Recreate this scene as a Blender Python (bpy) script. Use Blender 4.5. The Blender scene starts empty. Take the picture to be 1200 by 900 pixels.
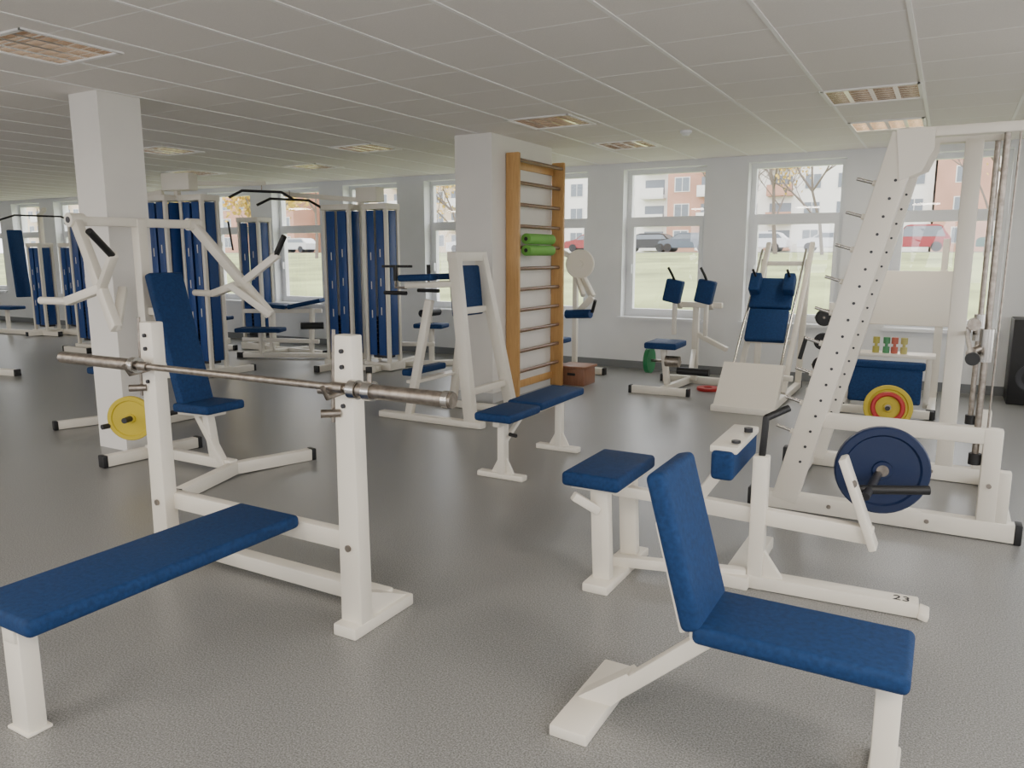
import bpy, bmesh, math, random
from mathutils import Vector, Matrix
random.seed(7)
S=bpy.context.scene; COL=S.collection
V=Vector
# ---------------------------------------------------------------- materials
def newmat(name):
    m=bpy.data.materials.new(name); m.use_nodes=True
    nt=m.node_tree; b=nt.nodes['Principled BSDF']; return m,nt,b
def mat(name,col,rough=.5,metal=0,noise=0,nscale=30,bump=0,bscale=200,spec=.5,emit=None):
    m,nt,b=newmat(name)
    b.inputs['Base Color'].default_value=(*col,1); b.inputs['Roughness'].default_value=rough
    b.inputs['Metallic'].default_value=metal; b.inputs['Specular IOR Level'].default_value=spec
    if noise or bump: tc=nt.nodes.new('ShaderNodeTexCoord')
    if noise:
        n=nt.nodes.new('ShaderNodeTexNoise'); n.inputs['Scale'].default_value=nscale; n.inputs['Detail'].default_value=4
        nt.links.new(tc.outputs['Object'],n.inputs['Vector'])
        r=nt.nodes.new('ShaderNodeValToRGB'); r.color_ramp.elements[0].position=.3; r.color_ramp.elements[1].position=.7
        r.color_ramp.elements[0].color=(*[c*(1-noise) for c in col],1); r.color_ramp.elements[1].color=(*[min(1,c*(1+noise)) for c in col],1)
        nt.links.new(n.outputs['Fac'],r.inputs['Fac']); nt.links.new(r.outputs['Color'],b.inputs['Base Color'])
    if bump:
        n=nt.nodes.new('ShaderNodeTexNoise'); n.inputs['Scale'].default_value=bscale
        nt.links.new(tc.outputs['Object'],n.inputs['Vector'])
        bp=nt.nodes.new('ShaderNodeBump'); bp.inputs['Strength'].default_value=bump; bp.inputs['Distance'].default_value=.002
        nt.links.new(n.outputs['Fac'],bp.inputs['Height']); nt.links.new(bp.outputs['Normal'],b.inputs['Normal'])
    if emit:
        b.inputs['Emission Color'].default_value=(*emit[0],1); b.inputs['Emission Strength'].default_value=emit[1]
    return m
WHITE=mat('white_paint',(.82,.77,.67),.35)
BLUE=mat('blue_vinyl',(.008,.038,.125),.65,noise=.22,nscale=60,bump=.6,bscale=700,spec=.25)
SHROUD=mat('blue_shroud',(.012,.055,.22),.4,noise=.05)
DBLUE=mat('dark_blue_plate',(.003,.014,.06),.4)
BLACK=mat('black_rubber',(.012,.012,.013),.5)
DARK=mat('dark_metal',(.05,.05,.055),.4,metal=.6)
STEEL=mat('brushed_steel',(.34,.30,.26),.38,metal=1,noise=.25,nscale=40)
CHROME=mat('chrome',(.52,.50,.47),.22,metal=1)
YELLOW=mat('yellow_plate',(.60,.46,.03),.5)
RED=mat('red_plastic',(.5,.03,.03),.4)
GREEN=mat('green_foam',(.16,.42,.07),.7)
DGREEN=mat('green_plate',(.02,.22,.08),.5)
def woodmat(name,c1,c2):
    m,nt,b=newmat(name); tc=nt.nodes.new('ShaderNodeTexCoord'); mp=nt.nodes.new('ShaderNodeMapping')
    mp.inputs['Scale'].default_value=(20,20,1.5)
    n=nt.nodes.new('ShaderNodeTexNoise'); n.inputs['Scale'].default_value=2.5; n.inputs['Detail'].default_value=6; n.inputs['Distortion'].default_value=1
    r=nt.nodes.new('ShaderNodeValToRGB'); r.color_ramp.elements[0].color=(*c1,1); r.color_ramp.elements[1].color=(*c2,1)
    r.color_ramp.elements[0].position=.3; r.color_ramp.elements[1].position=.7
    nt.links.new(tc.outputs['Object'],mp.inputs['Vector']); nt.links.new(mp.outputs[0],n.inputs['Vector']); nt.links.new(n.outputs['Fac'],r.inputs['Fac'])
    nt.links.new(r.outputs['Color'],b.inputs['Base Color']); b.inputs['Roughness'].default_value=.4; return m
WOOD=woodmat('pine_wood',(.52,.29,.10),(.64,.38,.15)); RUNG=woodmat('dark_wood',(.16,.09,.05),(.24,.13,.07)); BOXW=woodmat('box_wood',(.22,.10,.055),(.30,.14,.08))
def floormat():
    m,nt,b=newmat('vinyl_floor'); tc=nt.nodes.new('ShaderNodeTexCoord')
    n=nt.nodes.new('ShaderNodeTexNoise'); n.inputs['Scale'].default_value=170; n.inputs['Detail'].default_value=4; n.inputs['Roughness'].default_value=.8
    n2=nt.nodes.new('ShaderNodeTexNoise'); n2.inputs['Scale'].default_value=1.2; n2.inputs['Detail'].default_value=3
    r=nt.nodes.new('ShaderNodeValToRGB'); e=r.color_ramp.elements
    e[0].position=.38; e[0].color=(.115,.113,.105,1); e[1].position=.62; e[1].color=(.43,.43,.42,1)
    k=e.new(.5); k.color=(.255,.255,.248,1)
    mx=nt.nodes.new('ShaderNodeMix'); mx.data_type='RGBA'; mx.blend_type='MULTIPLY'; mx.inputs[0].default_value=.12
    nt.links.new(tc.outputs['Object'],n.inputs['Vector']); nt.links.new(tc.outputs['Object'],n2.inputs['Vector'])
    nt.links.new(n.outputs['Fac'],r.inputs['Fac']); nt.links.new(r.outputs['Color'],mx.inputs[6]); nt.links.new(n2.outputs['Fac'],mx.inputs[7])
    nt.links.new(mx.outputs[2],b.inputs['Base Color']); b.inputs['Roughness'].default_value=.34; b.inputs['Specular IOR Level'].default_value=.6
    return m
FLOOR=floormat()
WALL=mat('wall_paint',(.84,.85,.86),.7,noise=.02,nscale=3,bump=.1,bscale=150)
COLM=mat('column_paint',(.84,.81,.76),.7,noise=.02,nscale=3)
CEIL=mat('ceiling_tile',(.84,.80,.76),.85,noise=.03,nscale=120,bump=.3,bscale=300)
TBAR=mat('ceiling_tbar',(.92,.90,.88),.5)
BASEB=mat('baseboard_vinyl',(.20,.21,.22),.5)
PVC=mat('window_pvc',(.84,.85,.87),.35)
ALU=mat('lamp_aluminium',(.72,.64,.56),.25,metal=1)
TUBE=mat('lamp_tube',(.8,.8,.78),.4,emit=((1,.95,.88),.9))
TUBEON=mat('lamp_tube_on',(.9,.9,.85),.4,emit=((1,.88,.68),8))
GRASS=mat('grass',(.25,.28,.11),.95,noise=.4,nscale=.35)
ASPH=mat('asphalt',(.24,.24,.24),.9,noise=.1,nscale=2)
def glassmat():
    m=bpy.data.materials.new('window_glass'); m.use_nodes=True; nt=m.node_tree; nt.nodes.clear()
    o=nt.nodes.new('ShaderNodeOutputMaterial'); t=nt.nodes.new('ShaderNodeBsdfTransparent'); g=nt.nodes.new('ShaderNodeBsdfGlossy'); g.inputs['Roughness'].default_value=.02
    x=nt.nodes.new('ShaderNodeMixShader'); x.inputs[0].default_value=.05
    nt.links.new(t.outputs[0],x.inputs[1]); nt.links.new(g.outputs[0],x.inputs[2]); nt.links.new(x.outputs[0],o.inputs[0]); return m
GLASS=glassmat()
# ---------------------------------------------------------------- mesh helpers
def boxbm(sx,sy,sz,bev=0,seg=2):
    bm=bmesh.new(); bmesh.ops.create_cube(bm,size=1); bmesh.ops.scale(bm,vec=(sx,sy,sz),verts=bm.verts)
    if bev>0:
        bev=min(bev,.45*min(sx,sy,sz)); bmesh.ops.bevel(bm,geom=bm.edges[:],offset=bev,segments=seg,profile=.5,affect='EDGES')
    return bm
def finish(bm,name,m,parent=None,origin=V((0,0,0)),smooth=True):
    bmesh.ops.recalc_face_normals(bm,faces=bm.faces)
    me=bpy.data.meshes.new(name); bm.to_mesh(me); bm.free()
    for mm in (m if isinstance(m,(list,tuple)) else [m]): me.materials.append(mm)
    if smooth:
        for p in me.polygons: p.use_smooth=True
        try: me.set_sharp_from_angle(angle=math.radians(38))
        except Exception: pass
    o=bpy.data.objects.new(name,me); COL.objects.link(o)
    if parent: o.parent=parent
    return o
class G:
    def __init__(s,name,o):
        s.o=V(o); s.e=bpy.data.objects.new(name,None); s.e.location=s.o; s.e.empty_display_size=.2; COL.objects.link(s.e); s.k=0
    def put(s,bm,name,m,smooth=True):
        bmesh.ops.translate(bm,vec=-s.o,verts=bm.verts); return finish(bm,name,m,s.e,smooth=smooth)
    def beam(s,p1,p2,w,h,m=WHITE,name='frame_beam',bev=.007,up=None,seg=2,tips='',taper=None):
        # tiny per-part size difference so that crossing tubes never share a coplanar face
        s.k+=1; w+=.0006*(s.k%5); h+=.0006*((s.k*2)%5)
        p1=V(p1);p2=V(p2);d=p2-p1;L=d.length;d.normalize()
        if up is None: up=V((0,0,1)) if abs(d.z)<.9 else V((0,1,0))
        else: up=V(up)
        side=d.cross(up).normalized(); u2=side.cross(d).normalized()
        bm=boxbm(w,L,h,bev,seg)
        if taper:
            for v in bm.verts:
                if v.co.y>0: v.co.x*=taper[0]; v.co.z*=taper[1]
        M=Matrix((side,d,u2)).transposed().to_4x4(); M.translation=(p1+p2)/2
        bmesh.ops.transform(bm,matrix=M,verts=bm.verts); s.put(bm,name,m)
        for t in tips:
            q=p1 if t=='1' else p2; sg=-1 if t=='1' else 1
            bm=boxbm(w+.008,.035,h+.008,.006,2); M.translation=q+d*sg*.012
            bmesh.ops.transform(bm,matrix=M,verts=bm.verts); s.put(bm,'end_cap',BLACK)
    def pad(s,p1,p2,w,h,name='seat_pad',m=BLUE,up=None): s.beam(p1,p2,w,h,m,name,bev=.02,up=up,seg=4)
    def box(s,c,sz,m=WHITE,name='block',bev=.005,rz=0,rx=0,ry=0,seg=2):
        bm=boxbm(*sz,bev,seg)
        M=Matrix.Translation(V(c))@Matrix.Rotation(rz,4,'Z')@Matrix.Rotation(ry,4,'Y')@Matrix.Rotation(rx,4,'X')
        bmesh.ops.transform(bm,matrix=M,verts=bm.verts); s.put(bm,name,m)
    def cyl(s,p1,p2,r,m=STEEL,name='rod',r2=None,n=20):
        p1=V(p1);p2=V(p2);d=p2-p1
        bm=bmesh.new(); bmesh.ops.create_cone(bm,cap_ends=True,segments=n,radius1=r,radius2=r if r2 is None else r2,depth=d.length)
        M=d.to_track_quat('Z','Y').to_matrix().to_4x4(); M.translation=(p1+p2)/2
        bmesh.ops.transform(bm,matrix=M,verts=bm.verts); s.put(bm,name,m)
    def tube(s,pts,r,m=WHITE,name='tube',res=8,smooth=False):
        cu=bpy.data.curves.new(name,'CURVE'); cu.dimensions='3D'; cu.bevel_depth=r; cu.bevel_resolution=3; cu.use_fill_caps=True
        if smooth:
            sp=cu.splines.new('NURBS'); sp.use_endpoint_u=True; sp.order_u=3
        else: sp=cu.splines.new('POLY')
        sp.points.add(len(pts)-1)
        for i,p in enumerate(pts): q=V(p)-s.o; sp.points[i].co=(*q,1)
        if smooth: sp.use_endpoint_u=True; sp.order_u=3
        cu.materials.append(m); o=bpy.data.objects.new(name,cu); COL.objects.link(o); o.parent=s.e
    def lathe(s,c,axis,prof,m,name,n=40):
        bm=bmesh.new(); rings=[]
        for r,h in prof:
            if r<=1e-5: rings.append([bm.verts.new((0,0,h))])
            else: rings.append([bm.verts.new((r*math.cos(2*math.pi*i/n),r*math.sin(2*math.pi*i/n),h)) for i in range(n)])
        for a,b in zip(rings,rings[1:]):
            for i in range(n):
                j=(i+1)%n
                if len(a)==1: bm.faces.new((a[0],b[i],b[j]))
                elif len(b)==1: bm.faces.new((a[i],a[j],b[0]))
                else: bm.faces.new((a[i],a[j],b[j],b[i]))
        M=V(axis).to_track_quat('Z','Y').to_matrix().to_4x4(); M.translation=V(c)
        bmesh.ops.transform(bm,matrix=M,verts=bm.verts); s.put(bm,name,m)
    def plate(s,c,axis,R,m,t=.03,name='weight_plate'):
        h=t/2
        s.lathe(c,axis,[(0,-h),(R*.2,-h),(R*.22,-h*.5),(R*.78,-h*.5),(R*.82,-h),(R*.97,-h),(R,-h*.7),(R,h*.7),(R*.97,h),(R*.82,h),(R*.78,h*.5),(R*.22,h*.5),(R*.2,h),(0,h)],m,name)
        s.lathe(c,axis,[(0,-h-.004),(R*.13,-h-.004),(R*.13,h+.004),(0,h+.004)],STEEL,'plate_hub',24)
    def prism(s,poly,axis,a,b,m=WHITE,name='gusset',bev=0):
        bm=bmesh.new()
        f=lambda p,t: V((t,p[0],p[1])) if axis=='x' else V((p[0],t,p[1]))
        A=[bm.verts.new(f(p,a)) for p in poly]; B=[bm.verts.new(f(p,b)) for p in poly]
        bm.faces.new(A); bm.faces.new(B[::-1]); n=len(poly)
        for i in range(n): bm.faces.new((A[i],B[i],B[(i+1)%n],A[(i+1)%n]))
        if bev: bmesh.ops.bevel(bm,geom=bm.edges[:],offset=bev,segments=2,affect='EDGES')
        s.put(bm,name,m)
def boxes(name,lst,m):
    bm=bmesh.new()
    for (x0,x1,y0,y1,z0,z1) in lst:
        r=bmesh.ops.create_cube(bm,size=1)['verts']
        bmesh.ops.scale(bm,vec=(x1-x0,y1-y0,z1-z0),verts=r); bmesh.ops.translate(bm,vec=((x0+x1)/2,(y0+y1)/2,(z0+z1)/2),verts=r)
    return finish(bm,name,m,smooth=False)
def child(g,n_,L,m):
    o=boxes(n_,L,m); o.parent=g.e; o.matrix_parent_inverse=Matrix.Translation(-g.o); return o
# ---------------------------------------------------------------- room shell
XL,XR,YN,YF,H=-20.5,2.6,-3.5,9.65,2.66
WT=.32
boxes('floor',[(XL-.2,XR+.2,YN-.2,YF+WT,-.12,0)],FLOOR)
ks=list(range(-1,13)); WZ0,WZ1,WTR=.68,2.58,1.94; WW=1.08
wins=[(-.60-1.59*k,-.60-1.59*k+WW) for k in ks]
wl=[(XL-.2,XR+.2,YF,YF+WT,0,WZ0),(XL-.2,XR+.2,YF,YF+WT,WZ1,H+.3)]
ws=sorted(wins); prev=XL-.2
for a,b in ws: wl.append((prev,a,YF,YF+WT,WZ0,WZ1)); prev=b
wl.append((prev,XR+.2,YF,YF+WT,WZ0,WZ1))
boxes('wall_back',wl,WALL)
boxes('wall_left',[(XL-.2,XL,YN-.2,YF,0,H+.3)],WALL)
# unseen windows added behind the camera and on the right to brighten the room
fill_wins_front=[(-16.5+3.1*i,-16.5+3.1*i+2.3) for i in range(6)]
L=[(XL,XR,YN-.2,YN,0,.7),(XL,XR,YN-.2,YN,2.5,H+.3)]; prev=XL
for a,b in fill_wins_front: L.append((prev,a,YN-.2,YN,.7,2.5)); prev=b
L.append((prev,XR,YN-.2,YN,.7,2.5)); boxes('wall_front',L,WALL)
fill_wins_right=[(-2.6,-.2),(.6,3.0),(3.8,6.2)]
L=[(XR,XR+.2,YN-.2,YF,0,.7),(XR,XR+.2,YN-.2,YF,2.5,H+.3)]; prev=YN-.2
for a,b in fill_wins_right: L.append((XR,XR+.2,prev,a,.7,2.5)); prev=b
L.append((XR,XR+.2,prev,YF,.7,2.5)); boxes('wall_right',L,WALL)
boxes('baseboard_back',[(XL,XR,YF-.015,YF,0,.10)],BASEB)
boxes('baseboard_left',[(XL,XL+.015,YN,YF-.015,0,.10)],BASEB)
nw=0
for i,(a,b) in enumerate(wins):
    nw+=1; g=G('window_%d'%nw,((a+b)/2,YF+.2,WZ0))
    y0,y1=YF+.16,YF+.23; f=.06
    L=[(a,a+f,y0,y1,WZ0,WZ1),(b-f,b,y0,y1,WZ0,WZ1),(a+f,b-f,y0,y1,WZ0,WZ0+f+.01),(a+f,b-f,y0,y1,WZ1-f,WZ1),(a+f,b-f,y0-.01,y1,WTR-.04,WTR+.04)]
    s_=.045; L+=[(a+f,a+f+s_,y0-.018,y1-.01,WZ0+f,WTR-.04),(b-f-s_,b-f,y0-.018,y1-.01,WZ0+f,WTR-.04),(a+f+s_,b-f-s_,y0-.018,y1-.01,WZ0+f,WZ0+f+s_),(a+f+s_,b-f-s_,y0-.018,y1-.01,WTR-.04-s_,WTR-.04)]
    child(g,'frame',L,PVC); child(g,'sill',[(a-.03,b+.03,YF-.06,YF+.16,WZ0-.03,WZ0+.004)],PVC)
    child(g,'glass',[(a+f,b-f,y0+.03,y0+.036,WZ0+f,WZ1-f)],GLASS); child(g,'handle',[(a+f+.01,a+f+.035,y0-.06,y0-.018,1.25,1.37)],PVC)
for a,b in fill_wins_front:  # frames of the added windows behind the camera
    nw+=1; g=G('window_%d'%nw,((a+b)/2,YN-.1,.7)); m_=(a+b)/2
    child(g,'frame',[(a,a+.06,YN-.14,YN-.07,.7,2.5),(b-.06,b,YN-.14,YN-.07,.7,2.5),(a,b,YN-.14,YN-.07,.7,.77),(a,b,YN-.14,YN-.07,2.43,2.5),(m_-.05,m_+.05,YN-.14,YN-.07,.77,2.43)],PVC)
for a,b in fill_wins_right:  # frames of the added windows in the unseen right wall
    nw+=1; g=G('window_%d'%nw,(XR+.1,(a+b)/2,.7)); m_=(a+b)/2
    child(g,'frame',[(XR+.07,XR+.14,a,a+.06,.7,2.5),(XR+.07,XR+.14,b-.06,b,.7,2.5),(XR+.07,XR+.14,a,b,.7,.77),(XR+.07,XR+.14,a,b,2.43,2.5),(XR+.07,XR+.14,m_-.05,m_+.05,.77,2.43)],PVC)
# ceiling with openings for the recessed lamps
LX=[(-4.90,-4.30,2.44,3.0,0),(-3.49,-2.89,6.08,6.64,0),(-3.40,-2.85,7.78,8.35,0),(-.92,-.28,6.17,6.75,0),(-.90,-.30,7.72,8.28,1),(-6.05,-5.45,6.62,7.14,0),(-7.82,-7.24,7.68,8.2,0),(-8.16,-7.55,5.65,6.2,0),(-9.9,-9.3,7.4,8.0,0),
    (-.92,-.28,-1.2,-.6,2),(-3.49,-2.89,-1.2,-.6,2),(-6.05,-5.45,-.6,0,2),(.9,1.5,1.2,1.8,2),(-8.6,-8.0,-.6,0,2),(-12,-11.4,1.5,2.1,2),(-15,-14.4,4.5,5.1,2)]  # last row: unseen lit fixtures added as fill light
xs=sorted({XL,XR}|{v for l in LX for v in l[:2]}); ys=sorted({YN,YF}|{v for l in LX for v in l[2:4]})
bm=bmesh.new()
def inl(x,y): return any(l[0]<x<l[1] and l[2]<y<l[3] for l in LX)
for x0,x1 in zip(xs,xs[1:]):
    for y0,y1 in zip(ys,ys[1:]):
        if not inl((x0+x1)/2,(y0+y1)/2):
            bm.faces.new([bm.verts.new(c) for c in ((x0,y0,H),(x0,y1,H),(x1,y1,H),(x1,y0,H))])
bmesh.ops.remove_doubles(bm,verts=bm.verts,dist=1e-5)
finish(bm,'ceiling',CEIL,smooth=False)
boxes('ceiling_slab',[(XL,XR,YN,YF,H+.16,H+.3)],CEIL)
tb=[]
k=-5
while -.27-.64*k>XL:
    x=-.27-.64*k; k+=1
    if x<XR: tb.append((x-.011,x+.011,YN,YF,H-.005,H+.001))
y=6.17-.6*16
while y<YF:
    if y>YN: tb.append((XL,XR,y-.004,y+.004,H-.001,H+.001))
    y+=.6
boxes('trim_ceiling_grid',tb,TBAR)
for l in LX:
    x0,x1,y0,y1,on=l; g=G('ceiling_lamp',((x0+x1)/2,(y0+y1)/2,H))
    child(g,'housing',[(x0-.01,x1+.01,y0-.01,y1+.01,H+.11,H+.12),(x0-.01,x0,y0,y1,H,H+.11),(x1,x1+.01,y0,y1,H,H+.11),(x0,x1,y0-.01,y0,H,H+.11),(x0,x1,y1,y1+.01,H,H+.11)],ALU)
    t=.018; child(g,'rim',[(x0-.01,x0+t,y0-.01,y1+.01,H-.01,H),(x1-t,x1+.01,y0-.01,y1+.01,H-.01,H),(x0,x1,y0-.01,y0+t,H-.01,H),(x0,x1,y1-t,y1+.01,H-.01,H)],TBAR)
    L=[]; nx=4; ny=7
    for i in range(1,nx): xx=x0+(x1-x0)*i/nx; L.append((xx-.016,xx+.016,y0,y1,H-.003,H+.04))
    for i in range(1,ny): yy=y0+(y1-y0)*i/ny; L.append((x0,x1,yy-.004,yy+.004,H-.002,H+.03))
    child(g,'louvre',L,ALU)
    for i in range(nx):
        xx=x0+(x1-x0)*(i+.5)/nx; g.cyl((xx,y0+.02,H+.065),(xx,y1-.02,H+.065),.018,TUBEON if on else TUBE,'lamp_tube',n=10)
    if on:
        ld=bpy.data.lights.new('lamp_and_fill_light','AREA'); ld.shape='RECTANGLE'; ld.size=.55; ld.size_y=.5
        ld.energy=18 if on==1 else 42; ld.color=(1,.90,.78)  # higher energy for the added fill fixtures out of view
        lo=bpy.data.objects.new('lamp_and_fill_light',ld); COL.objects.link(lo); lo.parent=g.e; lo.location=(0,0,-.012)
# smoke detector
g=G('smoke_detector',(-2.3,7.45,H)); g.lathe((-2.3,7.45,H),(0,0,-1),[(.055,0),(.055,.02),(.04,.03),(.03,.045),(0,.047)],PVC,'detector_body',24)
# columns
boxes('column',[(-5.76,-5.42,3.56,3.90,0,H)],COLM)
boxes('column',[(-4.39,-3.96,6.62,7.92,0,H)],COLM)
boxes('baseboard_column',[(-4.40,-3.95,6.61,7.93,0,.1)],mat('col_base',(.60,.60,.59),.6))
# ---------------------------------------------------------------- foreground objects
# bench press
g=G('bench_press',(-2.45,1.9,0))
g.pad((-2.445,1.13,.405),(-2.445,2.23,.405),.35,.055,'bench_pad')
g.beam((-2.445,1.16,.345),(-2.445,2.3,.345),.06,.065,name='bench_beam')
g.beam((-2.455,1.20,0),(-2.455,1.20,.36),.095,.06,name='front_leg'); g.box((-2.455,1.20,.006),(.12,.08,.012),name='foot_plate')
for X in (-1.97,-3.13):
    g.beam((X,2.22,.0),(X,2.22,1.2),.105,.07,name='upright',taper=(.85,.9))
    g.beam((X,2.14,.025),(X,2.52,.025),.115,.05,name='foot')
    g.prism([(2.25,.05),(2.50,.05),(2.25,.16)],'x',X-.037,X+.037)
    for z in (1.0,.93,1.08,1.14): g.cyl((X,2.19,z),(X,2.178,z),.009,DARK,'adjust_hole',n=12)
    g.tube([(X+.0,2.20,.985),(X+.0,2.10,.975),(X+.0,2.075,1.02)],.010,STEEL,'bar_hook')
    g.cyl((X-.02,2.19,.90),(X-.075,2.14,.90),.016,STEEL,'knob'); g.cyl((X-.02,2.19,.99),(X-.10,2.16,.99),.018,STEEL,'knob')
    g.cyl((X-.06,2.19,.86),(X-.04,2.19,1.22),.007,STEEL,'adjust_rod')
    g.cyl((X,2.182,.36),(X,2.176,.36),.014,STEEL,'bolt')
g.beam((-3.13,2.26,.36),(-1.97,2.26,.36),.05,.08,name='cross_beam')
g.beam((-3.13,2.42,.055),(-1.97,2.42,.055),.07,.07,name='lower_cross_beam')
g=G('barbell',(-2.53,2.12,1.015))
yb,zb=2.115,1.015
g.cyl((-3.1,yb,zb),(-1.8,yb,zb),.0145,STEEL,'shaft'); g.cyl((-3.66,yb,zb),(-3.10,yb,zb),.027,STEEL,'sleeve'); g.cyl((-1.83,yb,zb),(-1.42,yb,zb),.027,STEEL,'sleeve')
for X in (-3.11,-1.85,-1.78): g.cyl((X-.018,yb,zb),(X+.018,yb,zb),.036,CHROME,'sleeve_collar')
g.cyl((-1.455,yb,zb),(-1.43,yb,zb),.031,CHROME,'sleeve_end'); g.cyl((-1.78,yb,zb+.03),(-1.78,yb,zb+.065),.009,STEEL,'collar_screw')
for X in (-3.05,-1.93): g.cyl((X-.03,yb,zb),(X+.03,yb,zb),.021,STEEL,'ring')
# seat bench (right foreground)
g=G('seated_exercise_bench',(-.3,2.18,0))
g.pad((-.56,2.18,.425),(.0,2.18,.425),.30,.055,'seat_pad')
g.pad((-.56,2.18,.43),(-.685,2.18,.885),.30,.06,'back_pad',up=(1,0,0))
g.beam((-.60,2.18,.37),(-.02,2.18,.37),.05,.05,name='seat_beam')
g.beam((-.90,2.2,.03),(-.52,2.18,.38),.06,.05,name='rear_leg'); g.beam((-.92,1.98,.02),(-.92,2.44,.02),.13,.04,name='rear_foot')
g.prism([(-.97,.04),(-.85,.04),(-.76,.14),(-.80,.17)],'y',2.165,2.235)
g.beam((-.05,2.18,0),(-.05,2.18,.36),.065,.06,name='front_leg'); g.beam((-.05,1.98,.02),(-.05,2.4,.02),.08,.04,name='front_foot')
g.beam((-.62,2.18,.36),(-.71,2.18,.70),.05,.02,name='back_support',up=(1,0,0))
# plate loaded leg / scott bench
g=G('leg_extension_bench',(-.8,3.4,0))
g.pad((-1.305,3.0,.51),(-1.305,3.49,.51),.275,.065,'seat_pad')
g.box((-1.30,3.25,.47),(.22,.42,.02),name='seat_plate')
for Y in (3.1,3.44): g.beam((-1.27,Y,.04),(-1.29,Y,.47),.085,.05,name='seat_leg')
g.beam((-1.27,3.0,.02),(-1.27,3.55,.02),.12,.04,name='rear_foot'); g.beam((-1.29,3.27,.06),(-.70,3.42,.06),.05,.05,name='base_beam')
g.beam((-1.38,3.0,.44),(-1.29,3.08,.36),.04,.04,name='brace')
g.beam((-1.31,3.3,.40),(-.92,3.45,.35),.05,.05,name='seat_beam')
g.beam((-.95,3.45,.345),(-.19,3.45,.325),.05,.075,name='main_beam')
g.beam((-.66,3.43,.0),(-.66,3.43,.62),.065,.06,name='upright'); g.beam((-.66,3.43,.60),(-.65,3.43,.80),.028,.028,BLACK,'handle_post')
g.cyl((-.65,3.43,.79),(-.57,3.5,.83),.016,BLACK,'handle')
g.beam((-.74,3.36,.03),(-.74,3.96,.03),.12,.06,name='front_foot'); g.beam((-.70,3.44,.033),(.0,3.48,.033),.09,.06,name='long_foot')
g.prism([(-.64,.06),(-.54,.06),(-.64,.2)],'y',3.415,3.445)
g.beam((.0,3.48,.02),(.04,3.48,.01),.11,.03)
g.beam((-.33,3.45,.65),(-.185,3.45,.27),.03,.10,name='lever_arm')
g.beam((-.95,3.45,.36),(-.82,3.47,.56),.04,.05,name='pad_support')
g.pad((-.80,3.28,.585),(-.80,3.76,.60),.10,.13,'knee_pad'); g.beam((-.80,3.30,.655),(-.80,3.74,.665),.12,.03,WHITE,'pad_bracket')
g.cyl((-.76,3.36,.69),(-.76,3.36,.68),.02,DARK,'bolt'); g.cyl((-.76,3.6,.70),(-.76,3.6,.68),.02,DARK,'bolt')
g.plate((-.20,3.84,.515),(.25,-1,.02),.205,DBLUE,.04)
g.cyl((-.24,3.55,.46),(-.20,3.95,.515),.018,DARK,'plate_peg'); g.cyl((-.27,3.62,.47),(-.0,3.72,.48),.02,BLACK,'plate_peg')
g.cyl((-.28,3.42,.55),(-.28,3.4,.55),.015,STEEL,'bolt')
tx=bpy.data.curves.new('number_label','FONT'); tx.body='23'; tx.size=.07; tx.extrude=.0005; tx.materials.append(BLACK)
to=bpy.data.objects.new('number_label',tx); COL.objects.link(to); to.parent=g.e; to.location=(.70,.045,.0655)
# smith machine
g=G('smith_machine',(-.2,5.2,0))
for Y,near in ((4.65,1),(5.78,0)):
    zt=2.12 if near else 2.22
    g.beam((-.93,Y,.055),(.41,Y,.055),.076,.10,name='base_rail',tips='12')
    g.beam((-.75,Y,.06),(-.25,Y,zt),.084,.14,name='inclined_post',up=(1,0,0))
    for i in range(9):
        t=.20+i*.085; x=-.75+.50*t-.07; z=.06+2.06*t
        g.cyl((x,Y,z),(x-.10,Y,z+.03),.009,CHROME,'bar_peg'); g.cyl((x,Y,z),(x-.02,Y,z+.005),.016,WHITE,'peg_socket')
    for i in range(18):
        t=.12+i*.045; x=-.75+.50*t+.02; z=.06+2.06*t
        g.cyl((x,Y-.042,z),(x,Y-.047,z),.008,DARK,'bolt_hole',n=10)
    if not near: g.beam((.07,Y,.10),(.07,Y,zt),.10,.07,name='vertical_post')
    if near: g.beam((-.60,Y,.56),(.30,Y,.56),.064,.085,name='mid_beam')
    g.beam((.27,Y,.10),(.27,Y,.60 if near else .5),.085,.07,name='rear_post')
    if near: g.beam((.338,Y,.10),(.338,Y,.38),.06,.066,name='rear_block')
    g.beam((-.30,Y,zt),(.26,Y,zt),.07,.05,name='top_beam')
    g.cyl((.195,Y,.42),(.195,Y,zt),.016,STEEL,'guide_rod'); g.cyl((.195,Y,.40),(.195,Y,.46),.03,BLACK,'rod_buffer')
    g.cyl((.195,Y,.95),(.195,Y,1.12),.035,CHROME,'carriage')
    g.prism([(-.30,zt+.02),(-.12,zt+.02),(-.12,zt-.08),(-.17,zt-.20),(-.27,zt-.24)],'y',Y-.05,Y-.038,name='top_bracket')
    g.cyl((.27,Y,.3),(.27,Y-.05,.3),.012,STEEL,'bolt'); g.cyl((.0,Y,.06),(.0,Y-.045,.06),.012,STEEL,'bolt'); g.cyl((-.5,Y,.06),(-.5,Y-.045,.06),.012,STEEL,'bolt')
g.cyl((.13,4.35,1.0),(.13,6.1,1.0),.015,STEEL,'smith_bar'); g.cyl((.13,4.32,1.0),(.13,4.56,1.0),.026,STEEL,'bar_sleeve'); g.cyl((.13,4.30,1.0),(.13,4.33,1.0),.032,BLACK,'sleeve_end')
g.cyl((.13,5.9,1.0),(.13,6.15,1.0),.026,STEEL,'bar_sleeve'); g.cyl((.13,4.5,1.15),(.13,4.6,1.15),.03,STEEL,'hook_knob')
g.cyl((.13,4.62,1.0),(.195,4.65,1.03),.02,STEEL,'carriage_arm')
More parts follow.
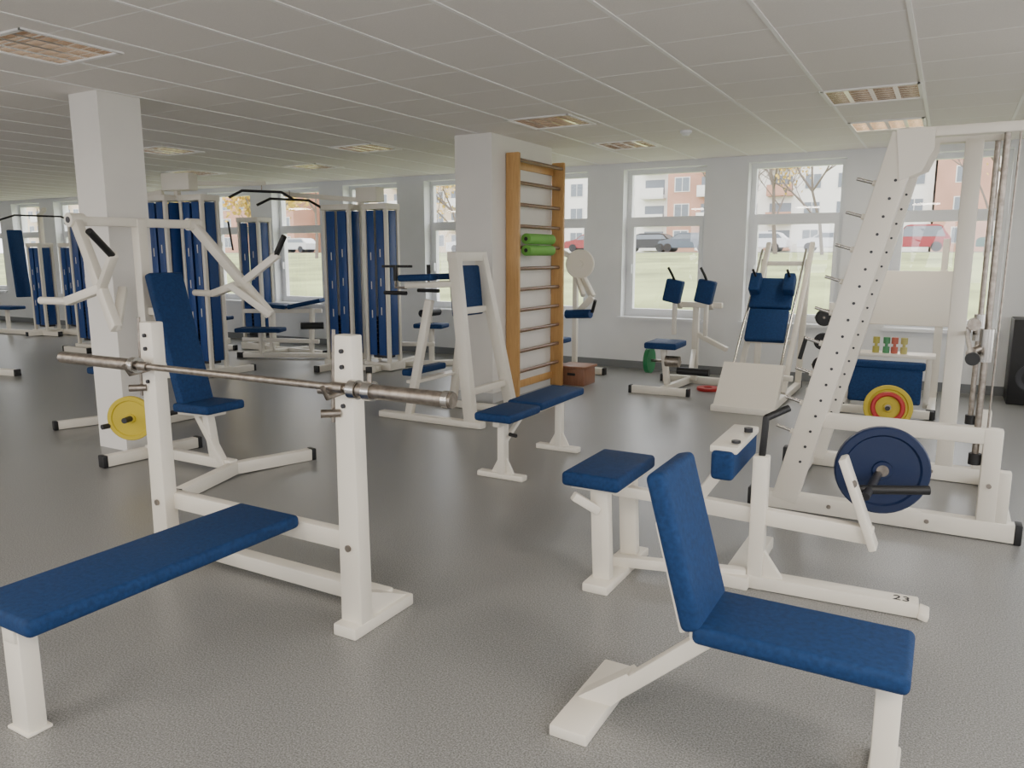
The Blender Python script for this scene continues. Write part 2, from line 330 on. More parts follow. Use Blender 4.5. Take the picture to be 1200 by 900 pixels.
g.beam((-.27,4.65,2.13),(-.27,5.78,2.21),.06,.04,name='top_cross'); g.beam((.24,4.65,2.13),(.24,5.78,2.21),.05,.04,name='top_cross'); g.beam((.36,4.65,.055),(.36,5.78,.055),.07,.08,name='rear_cross')
g.beam((-.78,4.65,.055),(-.78,5.78,.055),.07,.08,name='front_cross')
g.cyl((.24,4.65,.6),(.25,4.65,2.14),.005,STEEL,'cable')
# mid bench
g=G('adjustable_bench',(-2.52,4.8,0))
g.pad((-2.51,4.18,.45),(-2.51,4.61,.45),.28,.055,'seat_pad'); g.pad((-2.52,4.64,.455),(-2.52,5.36,.46),.28,.055,'back_pad')
g.beam((-2.52,4.25,.40),(-2.52,5.3,.40),.05,.05,name='spine')
for Y in (4.36,5.23):
    g.beam((-2.53,Y,.03),(-2.53,Y,.40),.05,.07,name='leg'); g.beam((-2.72,Y,.02),(-2.36,Y,.02),.07,.04,name='foot',bev=.01)
    g.prism([(-2.62,.03),(-2.44,.03),(-2.50,.14),(-2.56,.14)],'y',Y-.01,Y+.01)
g.beam((-2.52,4.36,.25),(-2.52,4.62,.40),.03,.03)
g.cyl((-2.50,4.4,.30),(-2.44,4.38,.30),.013,BLACK,'knob')
# wall bars
g=G('stall_bars',(-3.88,7.4,0))
for Y in (6.90,7.93): g.beam((-3.88,Y,0.0),(-3.88,Y,2.5),.15,.045,WOOD,'side_post',bev=.012)
for i in range(11):
    z=.28+i*.215; x=-3.86
    if i==10: x=-3.83
    g.cyl((x,6.9,z),(x,7.93,z),.019,RUNG,'rung')
g.beam((-3.94,6.9,.12),(-3.94,7.93,.12),.02,.08,WOOD,'bottom_rail'); g.beam((-3.94,6.9,2.4),(-3.94,7.93,2.4),.02,.08,WOOD,'top_rail')
g=G('foam_roller',(-3.78,7.4,1.6))
g.cyl((-3.775,6.98,1.655),(-3.775,7.55,1.655),.055,GREEN,'foam_upper'); g.cyl((-3.775,6.98,1.54),(-3.775,7.55,1.54),.055,GREEN,'foam_lower')
g.cyl((-3.775,6.975,1.655),(-3.775,6.98,1.655),.02,BLACK,'core'); g.cyl((-3.775,6.975,1.54),(-3.775,6.98,1.54),.02,BLACK,'core')
# wooden box
g=G('wooden_step_box',(-3.72,8.15,0))
g.box((-3.72,8.15,.10),(.32,.32,.20),BOXW,'box_body'); g.box((-3.72,8.15,.21),(.36,.36,.03),BOXW,'box_lid'); g.box((-3.72,7.985,.13),(.1,.01,.03),BLACK,'hand_hole')
# dip / knee raise station
g=G('knee_raise_station',(-4.0,5.9,0))
for Y in (5.56,6.28):
    g.beam((-4.55,Y,.03),(-3.42,Y,.03),.09,.06,name='foot_rail',bev=.015)
    g.beam((-3.55,Y,.05),(-3.80,5.92+(Y-5.92)*.6,1.5),.08,.10,name='rear_post',up=(1,0,0))
    g.beam((-4.22,Y,.05),(-4.02,5.92+(Y-5.92)*.8,1.1),.06,.07,name='front_post',up=(1,0,0))
    yy=5.92+(Y-5.92)*.72
    g.beam((-3.80,yy,1.24),(-4.30,yy,1.22),.06,.05,name='arm_beam'); g.pad((-3.98,yy,1.30),(-4.36,yy,1.285),.12,.06,'arm_pad')
    g.tube([(-4.3,yy,1.2),(-4.42,yy,1.2),(-4.42,yy,1.32)],.014,STEEL,'grip_bar'); g.cyl((-4.42,yy,1.26),(-4.42,yy,1.40),.019,BLACK,'grip')
    g.cyl((-4.3,yy,1.15),(-4.55,yy,1.15),.018,BLACK,'dip_handle')
g.beam((-3.60,5.56,.30),(-3.60,6.28,.30),.05,.06); g.beam((-3.80,5.66,1.48),(-3.80,6.18,1.48),.10,.08,name='top_beam'); g.beam((-3.76,5.68,1.0),(-3.76,6.16,1.0),.03,.06)
g.pad((-3.80,5.92,.95),(-3.84,5.92,1.40),.42,.08,'back_pad',up=(1,0,0))
g.beam((-4.2,5.56,.35),(-4.2,6.28,.35),.10,.03,name='step_plate'); g.pad((-4.3,5.62,.42),(-4.3,6.22,.42),.10,.06,'step_pad')
# shoulder press machine
g=G('shoulder_press_machine',(-4.6,3.55,0))
g.beam((-4.02,2.94,.04),(-4.18,3.52,.05),.07,.08,name='front_foot',tips='1'); g.beam((-4.18,3.52,.05),(-4.02,4.08,.04),.07,.08,name='front_foot',tips='2')
g.beam((-5.14,3.2,.045),(-5.05,3.9,.045),.07,.08,name='rear_foot',tips='12')
g.beam((-5.1,3.52,.07),(-4.18,3.52,.07),.06,.07,name='base_beam')
g.beam((-4.98,3.5,.05),(-4.98,3.5,1.74),.08,.07,name='mast')
g.beam((-4.36,3.52,.06),(-4.42,3.52,.42),.06,.06,name='seat_post',up=(1,0,0)); g.beam((-4.25,3.50,.06),(-4.52,3.52,.40),.05,.05,name='seat_brace'); g.beam((-4.66,3.52,.40),(-4.30,3.52,.42),.12,.03,name='seat_plate')
g.pad((-4.58,3.52,.46),(-4.22,3.52,.47),.32,.06,'seat_pad')
g.pad((-4.53,3.52,.46),(-4.78,3.52,1.37),.27,.07,'back_pad',up=(1,0,0))
g.beam((-4.98,3.52,.62),(-4.66,3.52,.68),.05,.05); g.beam((-4.98,3.52,1.1),(-4.76,3.52,1.1),.05,.05)
g.beam((-4.98,3.05,1.715),(-4.98,3.95,1.72),.06,.06,name='pivot_beam')
for Y,sg in ((3.05,-1),(3.95,1)):
    ye=3.52+sg*.62
    g.cyl((-4.98,Y-.05,1.72),(-4.98,Y+.05,1.72),.045,WHITE,'pivot'); g.cyl((-4.98,Y-.055,1.72),(-4.98,Y+.055,1.72),.02,DARK,'pivot_bolt')
    g.beam((-4.98,Y,1.72),(-4.42,ye,1.05),.05,.07,name='press_arm',up=(1,0,1))
    m_=V((-4.62,Y+(ye-Y)*.64,1.29))
    g.beam(m_,(-4.34,ye+sg*.03,1.50),.05,.05,name='handle_arm'); g.cyl((-4.36,ye+sg*.02,1.485),(-4.26,ye+sg*.12-.10,1.63),.021,BLACK,'grip')
    g.beam(m_,(-4.95,Y+sg*.12,1.20),.055,.055,name='weight_horn'); g.cyl((-4.95,Y+sg*.12,1.2),(-5.2,Y+sg*.15,1.2),.025,WHITE,'weight_peg')
    g.beam((-4.42,ye,1.05),(-4.62,ye-sg*.2,1.28),.05,.05)
    g.cyl((-4.98,3.52+sg*.1,.33),(-4.98,3.52+sg*.42,.33),.018,DARK,'storage_peg')
g.plate((-4.86,3.24,.38),(.65,-1,0),.155,YELLOW,.035); g.cyl((-4.98,3.5,.38),(-4.82,3.16,.38),.02,DARK,'storage_peg')
# seat behind the column
g=G('leg_curl_bench',(-6.5,4.2,0))
g.pad((-6.75,4.25,.46),(-6.3,4.25,.46),.30,.06); g.beam((-6.55,4.25,.05),(-6.55,4.25,.43),.06,.06); g.beam((-6.62,3.72,.04),(-6.4,4.4,.04),.06,.07,tips='1'); g.beam((-6.5,4.25,.3),(-5.95,4.3,.3),.05,.05)
g.beam((-6.0,4.0,.04),(-6.0,4.7,.04),.06,.07,tips='12'); g.beam((-6.0,4.3,.05),(-6.0,4.3,.75),.06,.06); g.cyl((-6.0,4.1,.6),(-6.0,4.5,.6),.05,BLACK,'roller')
# weight stack machines
def stack(g,x,y,w,z0,z1,d=.22):
    sx,sy=w,d
    for dx in (-1,1):
        for dy in (-1,1):
            g.beam((x+dx*sx/2,y+dy*sy/2,.05),(x+dx*sx/2,y+dy*sy/2,z1+.02),.045,.045,name='tower_post')
    g.box((x,y,z1+.05),(sx+.06,sy+.06,.07),WHITE,'tower_top'); g.box((x,y,.06),(sx+.1,sy+.1,.10),WHITE,'tower_base')
    for dy in (-1,1):
        for k_ in (-1,1):
            g.box((x+k_*sx*.225,y+dy*(sy/2+.012),(z0+z1)/2),(sx*.34,.012,z1-z0),SHROUD,'shroud_panel',.004)
            for zz in (.3,.5,.7): g.box((x+k_*sx*.225,y+dy*(sy/2+.02),z0+(z1-z0)*zz+.02*k_),(.014,.004,.10),WHITE,'shroud_label',.001)
    for dx in (-1,1):
        g.box((x+dx*(sx/2+.012),y,(z0+z1)/2),(.012,sy*.62,z1-z0),SHROUD,'side_panel',.004)
    for i in range(10): g.box((x,y,.18+i*.055),(sx*.7,sy*.7,.045),DARK,'stack_plate',.003)
    g.cyl((x,y,.15),(x,y,z1),.008,CHROME,'guide_rod',n=8)
def latbar(g,c,ax,L=.45):
    c=V(c);a=V(ax).normalized()
    g.tube([c-a*L+V((0,0,-.09)),c-a*L*.6,c,c+a*L*.6,c+a*L+V((0,0,-.09))],.017,BLACK,'pulldown_bar')
    g.cyl(c,c+V((0,0,.12)),.006,STEEL,'cable',n=8)
g=G('lat_pulldown_machine',(-6.8,8.0,0))
stack(g,-6.98,7.85,.42,.2,2.05); stack(g,-6.42,7.95,.34,.2,2.05)
g.box((-6.55,7.9,2.25),(.34,.16,.18),WHITE,'pulley_head'); g.beam((-6.7,7.9,2.1),(-6.7,7.9,2.3),.06,.06)
g.beam((-6.6,7.9,2.18),(-7.9,7.75,2.30),.06,.06,name='boom'); latbar(g,(-7.75,7.7,2.22),(.4,1,0))
g.beam((-7.0,7.3,.04),(-6.95,8.5,.04),.07,.08,name='foot',tips='12'); g.beam((-6.35,7.55,.04),(-6.5,8.8,.04),.07,.08,name='foot',tips='12'); g.beam((-7.0,7.6,.05),(-6.3,7.7,.05),.07,.07)
g.pad((-6.25,8.45,.55),(-5.85,8.55,.55),.30,.06); g.beam((-6.05,8.5,.05),(-6.05,8.5,.53),.06,.06); g.beam((-6.4,8.2,.04),(-5.75,8.75,.04),.06,.07,tips='2'); g.beam((-6.4,8.3,.3),(-6.0,8.5,.3),.05,.05)
g.cyl((-6.1,8.35,.72),(-6.1,8.75,.72),.05,BLACK,'thigh_roller'); g.beam((-6.1,8.55,.5),(-6.1,8.55,.74),.04,.04)
g.beam((-6.3,7.8,1.35),(-5.9,7.9,1.35),.03,.03,BLACK,'handle')
g=G('cable_crossover_machine',(-8.3,6.3,0))
stack(g,-8.45,6.3,.34,.2,2.12); stack(g,-8.0,6.45,.36,.2,2.12)
g.box((-8.2,6.35,2.36),(.40,.16,.20),WHITE,'pulley_head',rz=.2); g.beam((-8.25,6.35,2.15),(-8.25,6.35,2.3),.06,.06)
g.beam((-8.1,6.4,2.34),(-7.6,7.15,2.38),.06,.05,name='boom'); latbar(g,(-7.62,7.1,2.28),(.6,1,0),.4)
g.beam((-8.45,6.3,2.25),(-9.3,5.9,2.05),.06,.06,name='boom'); latbar(g,(-9.2,5.95,1.95),(.3,1,0),.4)
g.beam((-8.7,5.9,.04),(-8.6,6.9,.04),.07,.08,name='foot',tips='12'); g.beam((-7.9,5.95,.04),(-7.85,7.0,.04),.07,.08,name='foot',tips='12'); g.beam((-8.7,6.3,.05),(-7.8,6.4,.05),.07,.07)
g.cyl((-7.8,6.7,1.9),(-7.8,6.75,1.55),.012,BLACK,'cable_strap')
g=G('leg_curl_machine',(-9.2,8.4,0))
stack(g,-9.55,8.7,.42,.3,1.98)
g.pad((-9.15,8.15,.78),(-8.65,8.45,.72),.34,.06,'bench_pad'); g.pad((-8.63,8.47,.72),(-8.2,8.72,.82),.34,.06,'bench_pad')
g.beam((-9.2,8.1,.66),(-8.2,8.7,.66),.05,.06); g.beam((-8.85,8.3,.05),(-8.85,8.3,.68),.06,.06); g.beam((-8.35,8.6,.05),(-8.3,8.6,.7),.06,.06)
g.beam((-9.0,7.8,.04),(-8.7,8.9,.04),.07,.08,tips='12'); g.beam((-9.4,8.6,.05),(-8.0,8.5,.05),.06,.07,tips='2')
g.pad((-8.95,7.75,.42),(-8.35,8.05,.42),.30,.06); g.beam((-8.65,7.9,.05),(-8.65,7.9,.4),.06,.06); g.beam((-8.9,7.78,.05),(-7.75,8.35,.05),.06,.07,tips='12')
g.beam((-8.9,7.78,.28),(-7.9,8.3,.25),.05,.06); g.cyl((-8.1,8.15,.48),(-7.85,8.35,.48),.05,BLACK,'roller'); g.beam((-8.0,8.25,.05),(-8.0,8.25,.5),.05,.05)
g=G('seated_row_machine',(-10.5,8.7,0))
stack(g,-10.75,8.75,.44,.25,1.62); g.pad((-10.3,8.3,.5),(-9.9,8.4,.5),.3,.06); g.beam((-10.1,8.35,.05),(-10.1,8.35,.48),.06,.06); g.beam((-10.9,8.3,.04),(-9.8,8.4,.04),.07,.07,tips='12')
g.pad((-10.35,8.32,.55),(-10.45,8.32,1.1),.28,.06,'back_pad',up=(1,0,0))
g=G('cable_tower_machine',(-11.8,7.4,0))
stack(g,-11.7,7.3,.45,.2,1.95); g.beam((-11.7,7.3,2.0),(-11.7,7.3,2.2),.06,.06); g.beam((-11.7,7.3,2.18),(-11.0,7.8,2.2),.06,.06,name='boom'); g.beam((-12.0,7.0,.04),(-11.4,7.0,.04),.07,.08,tips='12')
g.pad((-11.2,7.5,.5),(-10.8,7.6,.5),.3,.06); g.beam((-11.0,7.55,.04),(-11.0,7.55,.48),.06,.06)
g=G('lat_pulldown_machine',(-14.5,8.4,0))
stack(g,-14.75,8.3,.36,.2,1.62); stack(g,-14.25,8.6,.36,.2,1.62)
g.beam((-15.0,8.5,.05),(-15.0,8.5,2.25),.08,.07,name='mast'); g.beam((-15.0,8.5,2.22),(-14.3,8.2,2.3),.06,.06,name='boom'); latbar(g,(-14.35,8.1,2.18),(.3,1,0),.6)
g.pad((-15.25,8.2,.7),(-15.35,8.2,1.95),.26,.07,'back_pad',up=(1,0,0)); g.pad((-15.9,8.0,.5),(-15.3,8.1,.5),.32,.06)
g.beam((-15.6,8.05,.04),(-15.6,8.05,.48),.06,.06); g.beam((-16.0,8.0,.05),(-14.2,8.2,.05),.07,.08,tips='12'); g.beam((-14.7,7.9,.05),(-14.4,8.9,.05),.07,.07,tips='12')
g=G('chest_press_machine',(-16.2,8.0,0))
g.beam((-16.6,7.9,.05),(-16.6,7.9,1.7),.08,.07); g.beam((-16.6,7.9,1.65),(-16.0,7.5,1.45),.06,.06); g.beam((-16.0,7.5,1.45),(-15.7,7.4,1.1),.05,.05); g.cyl((-15.7,7.4,1.1),(-15.5,7.35,1.2),.02,BLACK,'grip')
g.beam((-16.6,7.9,1.3),(-15.6,7.6,1.32),.07,.07); g.pad((-16.4,7.8,.55),(-16.5,7.8,1.2),.3,.06,'back_pad',up=(1,0,0)); g.pad((-16.4,7.8,.5),(-16.0,7.7,.5),.3,.06); g.beam((-16.2,7.75,.04),(-16.2,7.75,.48),.06,.06); g.beam((-16.9,7.9,.05),(-15.7,7.6,.05),.07,.08,tips='12')
g=G('weight_bench',(-9.8,5.1,0))
g.beam((-10.9,5.1,.04),(-10.05,5.22,.04),.07,.08,tips='12'); g.beam((-10.6,5.0,.05),(-10.6,5.0,.45),.06,.06); g.pad((-11.2,4.9,.48),(-10.4,5.1,.48),.3,.06); g.beam((-11.1,4.6,.04),(-11.1,5.2,.04),.07,.08,tips='12'); g.beam((-11.1,4.92,.05),(-11.1,4.92,.45),.06,.06)
# machine by window 4
g=G('biceps_machine',(-4.0,8.9,0))
g.beam((-4.45,8.9,.05),(-4.45,8.9,1.72),.08,.07,name='mast'); g.lathe((-4.02,8.85,1.38),(.2,-1,0),[(0,-.03),(.17,-.03),(.18,-.02),(.18,.02),(.17,.03),(.05,.03),(.045,.06),(0,.06)],WHITE,'cam_wheel')
g.beam((-4.45,8.9,1.6),(-4.05,8.9,1.42),.06,.06); g.beam((-4.05,8.9,1.3),(-3.82,8.8,.98),.06,.07); g.beam((-3.82,8.8,.98),(-4.02,8.8,.78),.06,.07); g.beam((-4.05,8.85,1.2),(-3.9,8.7,1.0),.05,.06)
g.cyl((-4.15,8.75,.76),(-3.80,8.7,.78),.055,BLUE,'arm_roller'); g.cyl((-3.78,8.7,.8),(-3.72,8.65,.95),.02,BLACK,'grip')
g.beam((-4.1,8.9,.05),(-4.1,8.9,1.3),.06,.06,name='post'); g.pad((-4.45,8.55,.45),(-4.05,8.55,.45),.3,.06); g.beam((-4.25,8.55,.04),(-4.25,8.55,.42),.06,.06)
g.beam((-4.5,8.9,.045),(-3.7,8.9,.045),.07,.08,tips='12'); g.beam((-4.25,8.3,.04),(-4.2,9.1,.04),.06,.07); g.pad((-4.38,8.85,1.0),(-4.38,8.85,1.45),.25,.06,'back_pad',up=(1,0,0))
# ab crunch machine
g=G('abdominal_machine',(-2.6,8.3,0))
g.beam((-2.95,7.92,.04),(-2.34,7.95,.04),.07,.08,name='front_foot',tips='12'); g.beam((-2.9,8.85,.04),(-2.2,8.85,.04),.07,.08,name='rear_foot',tips='12')
g.beam((-2.62,7.94,.05),(-2.55,8.85,.05),.06,.07); g.beam((-2.62,8.15,.05),(-2.68,8.15,.48),.06,.06,name='seat_post')
g.pad((-2.66,7.95,.52),(-2.66,8.35,.53),.36,.07); g.beam((-2.50,8.75,.05),(-2.50,8.75,.95),.07,.07,name='mast'); g.beam((-2.70,8.72,.93),(-2.20,8.72,.93),.06,.06,name='yoke')
for X in (-2.68,-2.32):
    g.beam((X,8.72,.90),(X,8.45,1.05),.05,.05,name='yoke_arm'); g.beam((X,8.5,.6),(X,8.5,1.1),.04,.06)
    g.pad((X-.02,8.42,.97),(X+.03,8.42,1.22),.19,.12,'shoulder_pad',up=(0,1,0)); g.tube([(X+.02,8.42,1.20),(X+.02,8.3,1.28),(X-.02,8.28,1.36)],.014,BLACK,'handle')
g.beam((-2.50,8.75,.6),(-2.1,8.6,.45),.05,.05); g.beam((-2.50,8.7,.4),(-2.35,8.1,.25),.05,.05,name='foot_bar'); g.cyl((-2.5,8.1,.25),(-2.15,8.1,.25),.04,BLACK,'foot_roller')
g.cyl((-2.95,8.4,.3),(-2.9,8.4,.3),.15,DGREEN,'weight_plate'); g.beam((-2.92,8.4,.3),(-2.55,8.4,.3),.03,.03,STEEL); g.cyl((-2.6,8.0,.36),(-2.45,8.0,.36),.06,STEEL,'adjuster')
# hack squat
g=G('hack_squat_machine',(-1.6,8.1,0))
g.beam((-1.92,7.36,.03),(-1.32,7.36,.03),.08,.06,name='front_foot')
g.prism([(7.34,.06),(7.48,.06),(7.78,.42),(7.70,.44)],'x',-1.90,-1.32,name='foot_plate')
g.prism([(7.50,.06),(7.75,.06),(7.76,.38)],'x',-1.64,-1.58)
for X in (-1.84,-1.38):
    g.beam((X,7.5,.05),(X,9.0,.06),.06,.07,name='base_rail',tips='2'); g.beam((X+.02,7.95,.12),(X+.05,9.05,1.62),.05,.06,name='inclined_rail')
    g.beam((X,8.95,.06),(X+.03,8.95,1.45),.06,.06,name='rear_post'); g.cyl((X+.01,7.8,.40),(X+.01,8.9,1.55),.014,CHROME,'guide')
g.beam((-1.84,8.95,1.4),(-1.38,8.95,1.4),.06,.05); g.beam((-1.84,8.3,.6),(-1.38,8.3,.6),.05,.05)
g.pad((-1.60,8.08,.62),(-1.60,8.28,.93),.40,.07,'lower_pad',up=(0,-1,.6)); g.pad((-1.60,8.285,.94),(-1.60,8.48,1.24),.42,.08,'back_pad',up=(0,-1,.6))
for X in (-1.77,-1.43): g.pad((X,8.30,1.10),(X,8.42,1.28),.11,.14,'shoulder_pad',up=(0,-1,.6)); g.tube([(X,8.35,1.27),(X,8.2,1.34)],.013,BLACK,'handle')
g.beam((-1.25,7.8,.3),(-1.38,7.8,.3),.05,.05); g.cyl((-1.2,7.8,.5),(-1.15,7.8,.72),.02,BLACK,'lever')
# leg press behind the smith machine
g=G('leg_press_machine',(-.4,8.2,0))
g.box((-.43,8.6,1.07),(.92,.04,.54),WHITE,'foot_platform',.01,rx=-.12)
for X in (-.82,-.05):
    g.beam((X,8.68,.05),(X,8.68,1.35),.07,.07,name='rear_post'); g.beam((X,7.9,.05),(X,8.9,.05),.07,.08,tips='12')
g.beam((-.05,8.8,.05),(-.05,8.8,1.65),.06,.06,name='post'); g.beam((-.82,8.2,.55),(-.05,8.2,.55),.28,.03,name='shelf')
for X in (-.78,-.1): g.beam((X,8.2,.05),(X,8.2,.55),.05,.05)
g.pad((-.78,8.0,.47),(-.12,8.0,.47),.10,.07,'pad_top'); g.pad((-.45,7.92,.12),(-.45,8.0,.44),.62,.08,'seat_pad',up=(0,-1,0))
g.beam((-.82,7.85,.05),(-.05,7.85,.05),.07,.07,tips='12')
g.plate((-.38,7.45,.16),(.1,-1,.25),.20,YELLOW,.04); g.lathe((-.38,7.42,.165),(.1,-1,.25),[(.10,0),(.11,.012),(.13,.012),(.14,0)],RED,'red_ring'); g.cyl((-.38,7.4,.16),(-.38,7.85,.12),.02,DARK,'peg')
for i,(c_,x) in enumerate(zip(((.45,.40,.08),(.08,.28,.12),(.50,.12,.08),(.50,.45,.15)),(-.56,-.47,-.40,-.32))):
    gg=G('dumbbell',(x,8.2,.565)); mm=mat('dumbbell_vinyl_%d'%i,c_,.5)
    for z in (.60,.69): gg.cyl((x,8.12,z-.03),(x,8.12,z+.03),.030,mm,'head')
    gg.cyl((x,8.12,.60),(x,8.12,.69),.014,mm,'grip')
g=G('weight_plate_rack',(-1.1,8.6,0))
g.beam((-1.05,8.7,.05),(-1.05,8.7,1.0),.05,.05); g.beam((-1.25,8.7,.04),(-.9,8.7,.04),.07,.07)
for z in (.35,.6,.85): g.cyl((-1.2,8.6,z),(-.9,8.6,z),.014,CHROME,'peg'); g.plate((-1.1,8.58,z),(0,-1,0),.09,BLACK,.04)
g=G('weight_plate',(-2.25,8.45,.02)); g.lathe((-2.25,8.45,0),(0,0,1),[(.04,.0),(.12,0),(.125,.015),(.12,.035),(.05,.035),(.04,.0)],RED,'red_disc')
g=G('loudspeaker',(.78,9.3,0))
g.box((.80,9.35,.43),(.40,.45,.86),BLACK,'cabinet',.01)
for z,r in ((.28,.14),(.62,.09)): g.lathe((.80,9.122,z),(0,-1,0),[(r,0),(r,.006),(r*.85,.008),(r*.3,-.02),(0,-.01)],DARK,'driver')
# ---------------------------------------------------------------- outside
def gz(y): return .35+1.25*min(1,max(0,(y-12)/40))
bm=bmesh.new(); n=40; rows=[]
yy=[9.97,12,16,20,25,30,36,42,48,52,54,70,80,120,200]
for y in yy: rows.append([bm.verts.new((-260+i*340/n,y,gz(y)+random.uniform(-.03,.03)*(y>10))) for i in range(n+1)])
for a,b in zip(rows,rows[1:]):
    for i in range(n): bm.faces.new((a[i],a[i+1],b[i+1],b[i]))
finish(bm,'lawn_ground',GRASS)
boxes('road_ground',[(-200,60,55.5,63,1.5,1.66)],ASPH)
boxes('yard_ground',[(-40,30,-40,YN-.2,-.6,-.4),(XR+.2,30,YN-.2,9.9,-.6,-.4)],mat('concrete_yard',(.5,.49,.47),.9,noise=.1,nscale=1))
FW=mat('facade_white',(.80,.78,.75),.9,noise=.06,nscale=.3); FR=mat('facade_brick',(.48,.27,.20),.9,noise=.12,nscale=.4); FO=mat('facade_ochre',(.64,.52,.40),.9,noise=.1,nscale=.3)
FWIN=mat('facade_glass',(.17,.19,.22),.15); FBAL=mat('balcony_panel',(.72,.70,.68),.8)
def building(x0,x1,y,h,fm,bal=True,bm_=None):
    g=G('apartment_building',((x0+x1)/2,y,gz(y)))
    z0=gz(y); A=[(x0,x1,y,y+12,z0-1,z0+h)]; Wn=[];Bn=[];Fr=[]
    nf=int(h//2.8); nx=max(1,int((x1-x0)//2.9))
    for f in range(nf):
        for i in range(nx):
            xx=x0+(i+.5)*(x1-x0)/nx; z=z0+1.0+f*2.8
            if bal and i%3==1:
                Bn.append((xx-1.3,xx+1.3,y-1.1,y-1.0,z-.6,z+.45)); Bn.append((xx-1.3,xx+1.3,y-1.1,y,z-.7,z-.58)); Wn.append((xx-1.1,xx+1.1,y-.05,y-.01,z-.2,z+1.4))
            else:
                Fr.append((xx-.85,xx+.85,y-.04,y-.01,z-.08,z+1.48)); Wn.append((xx-.75,xx+.0-.04,y-.06,y-.03,z,z+1.4)); Wn.append((xx+.04,xx+.75,y-.06,y-.03,z,z+1.4))
    for n_,L,m_ in (('facade',A,fm),('windows',Wn,FWIN),('balconies',Bn,bm_ or FBAL),('window_frames',Fr,FBAL)):
        if L: child(g,n_,L,m_)
building(-34,-27.6,84,18,FW); building(-27.4,-21,83,18,FR); building(-20.8,-2,86,18,FW,True,FR); building(-1.8,3,85,18,FR); building(3.2,22,86,18,FW,True,FR)
building(-40.5,-34.2,84.5,18,FW); building(-52,-40.7,84,18,FR)
building(-80,-55,86,15,FO); building(-112,-84,84,15,FR,False); building(-165,-118,86,15,FO)
def car(x,y,col,van=False,rz=0):
    z=gz(y)+.08; g=G('car',(x,y,z)); m=mat('car_paint',col,.25); h=1.75 if van else 1.42
    body=[(-2.1,.30),(-2.1,.72),(-1.95,.88),(-1.1,.95),(-.55,h-.06),(-.3,h),(1.2,h),(1.55,h-.08),(1.95,.98),(2.1,.9),(2.1,.30)]
    glass=[(-1.0,.97),(-.52,h-.12),(1.2,h-.12),(1.5,h-.14),(1.78,.97)]
    g.prism([(x+a,z+b) for a,b in body],'y',y-.82,y+.82,m,'body',.04); g.prism([(x+a,z+b) for a,b in glass],'y',y-.83,y+.83,FWIN,'windows')
    for wx in (-1.3,1.3): g.cyl((x+wx,y-.86,z+.32),(x+wx,y+.86,z+.32),.32,BLACK,'wheels')
for x,c,v in ((-2.2,(.30,.02,.03),True),(3.4,(.05,.12,.1),False),(-7.5,(.7,.7,.72),False),(-12.4,(.75,.75,.78),False),(-17.6,(.1,.12,.15),False),(-20.8,(.02,.02,.025),False),(-25.6,(.25,.03,.03),False),(-30.5,(.25,.28,.32),True),(-37,(.6,.6,.6),False),(-47,(.1,.15,.3),False),(-58,(.5,.5,.5),False)):
    car(x,58.5+random.uniform(-.5,.5),c,v)
BARK=mat('tree_bark',(.16,.13,.11),.9); LEAF=mat('autumn_leaves',(.60,.42,.10),.8,noise=.4,nscale=1)
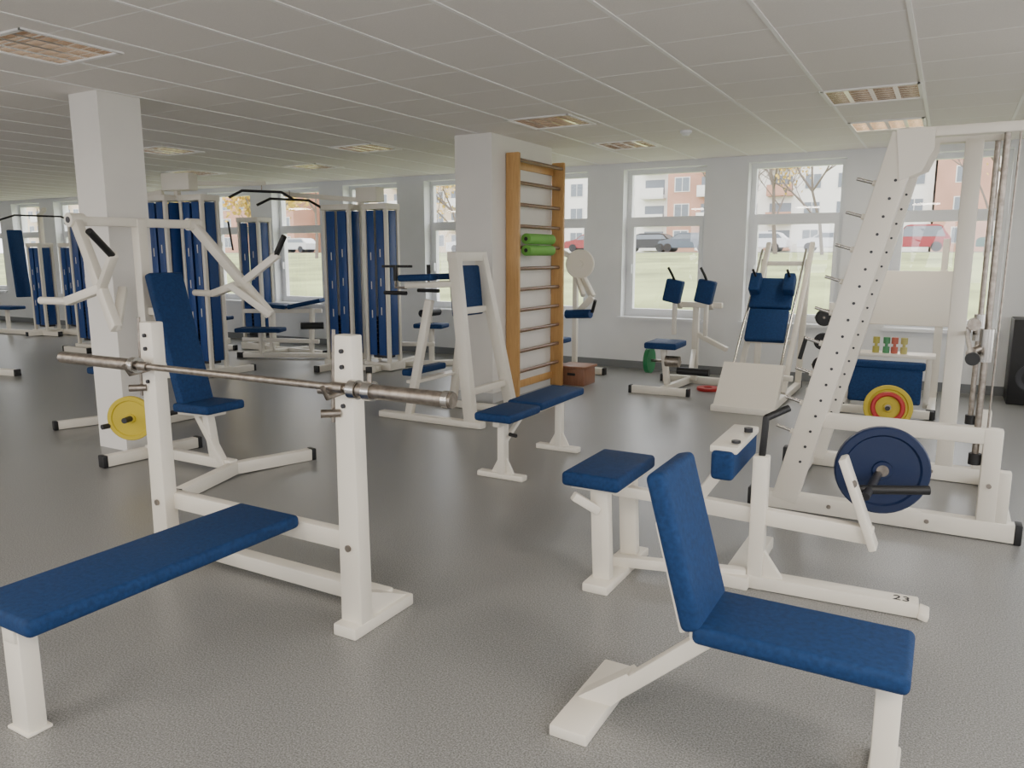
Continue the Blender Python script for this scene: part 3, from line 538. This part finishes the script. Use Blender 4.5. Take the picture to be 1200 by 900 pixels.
def tree(x,y,h,leaves,seed,th=.011):
    rnd=random.Random(seed); z=gz(y); g=G('autumn_tree',(x,y,z)); ends=[]
    cu=bpy.data.curves.new('branches','CURVE'); cu.dimensions='3D'; cu.bevel_depth=1; cu.bevel_resolution=0
    def br(p,d,L,r,lv):
        sp=cu.splines.new('POLY'); sp.points.add(3); q=p.copy(); dd=d.copy()
        pts=[q.copy()]
        for i in range(3): dd=(dd+V((rnd.uniform(-.2,.2),rnd.uniform(-.2,.2),rnd.uniform(-.05,.15)))).normalized(); q=q+dd*L/3; pts.append(q.copy())
        for i,pp in enumerate(pts): sp.points[i].co=(*(pp),1); sp.points[i].radius=r*(1-.2*i)
        if lv==0: ends.extend(pts[1:]); return
        for k_ in range(4 if lv>1 else 5):
            b=pts[1+rnd.randrange(3)]; a=rnd.uniform(0,6.28); br(b,(dd+V((math.cos(a),math.sin(a),.15))*.9).normalized(),L*.64,r*.5,lv-1)
    br(V((0,0,-.2)),V((0,0,1)),h*.45,h*th,4)
    cu.materials.append(BARK); o=bpy.data.objects.new('branches',cu); COL.objects.link(o); o.parent=g.e
    if leaves:
        bm=bmesh.new()
        for p in ends:
            for _ in range(leaves):
                c=p+V([rnd.gauss(0,.25) for _ in range(3)]); a=V([rnd.uniform(-1,1) for _ in range(3)]).normalized()*.11; b=a.orthogonal().normalized()*.08
                bm.faces.new([bm.verts.new(v) for v in (c-a,c+b,c+a,c-b)])
        me=bpy.data.meshes.new('leaves'); bm.to_mesh(me); bm.free(); me.materials.append(LEAF); o=bpy.data.objects.new('leaves',me); COL.objects.link(o); o.parent=g.e
for i,(x,y,h,l) in enumerate(((-9.5,50,14,0),(-6.5,48,13,1),(1.5,46,14,0),(4,50,13,1),(-30,46,11,2),(-38,40,11,3),(-26,24,8,4),(-34,26,9,4),(-48,44,12,3),(-62,46,12,2),(-14,52,13,0))):
    tree(x,y,h,l,i+3)
# ---------------------------------------------------------------- light
w=bpy.data.worlds.new('overcast_sky'); S.world=w; w.use_nodes=True; nt=w.node_tree
bg=nt.nodes['Background']; tc=nt.nodes.new('ShaderNodeTexCoord'); sp=nt.nodes.new('ShaderNodeSeparateXYZ'); r=nt.nodes.new('ShaderNodeValToRGB')
r.color_ramp.elements[0].color=(.76,.77,.80,1); r.color_ramp.elements[1].color=(.97,.98,1,1); r.color_ramp.elements[1].position=.6
nt.links.new(tc.outputs['Generated'],sp.inputs[0]); nt.links.new(sp.outputs['Z'],r.inputs['Fac']); nt.links.new(r.outputs['Color'],bg.inputs['Color']); bg.inputs['Strength'].default_value=5.8
def portal(loc,rot,sx,sy):
    ld=bpy.data.lights.new('window_portal','AREA'); ld.shape='RECTANGLE'; ld.size=sx; ld.size_y=sy; ld.cycles.is_portal=True
    lo=bpy.data.objects.new('window_portal',ld); COL.objects.link(lo); lo.location=loc; lo.rotation_euler=rot
for a,b in wins: portal(((a+b)/2,YF+.28,(WZ0+WZ1)/2),(-math.pi/2,0,0),b-a,WZ1-WZ0)
for a,b in fill_wins_front: portal(((a+b)/2,YN-.18,1.6),(math.pi/2,0,0),b-a,1.8)
for a,b in fill_wins_right: portal((XR+.18,(a+b)/2,1.6),(0,math.pi/2,0),1.8,b-a)
# ---------------------------------------------------------------- camera
cd=bpy.data.cameras.new('camera'); cd.sensor_width=36; cd.lens=27; cd.clip_end=500
co=bpy.data.objects.new('camera',cd); COL.objects.link(co); co.location=(0,0,1.5)
co.rotation_euler=(math.radians(90)-math.atan(152/900),0,math.atan(515/912.7)); S.camera=co
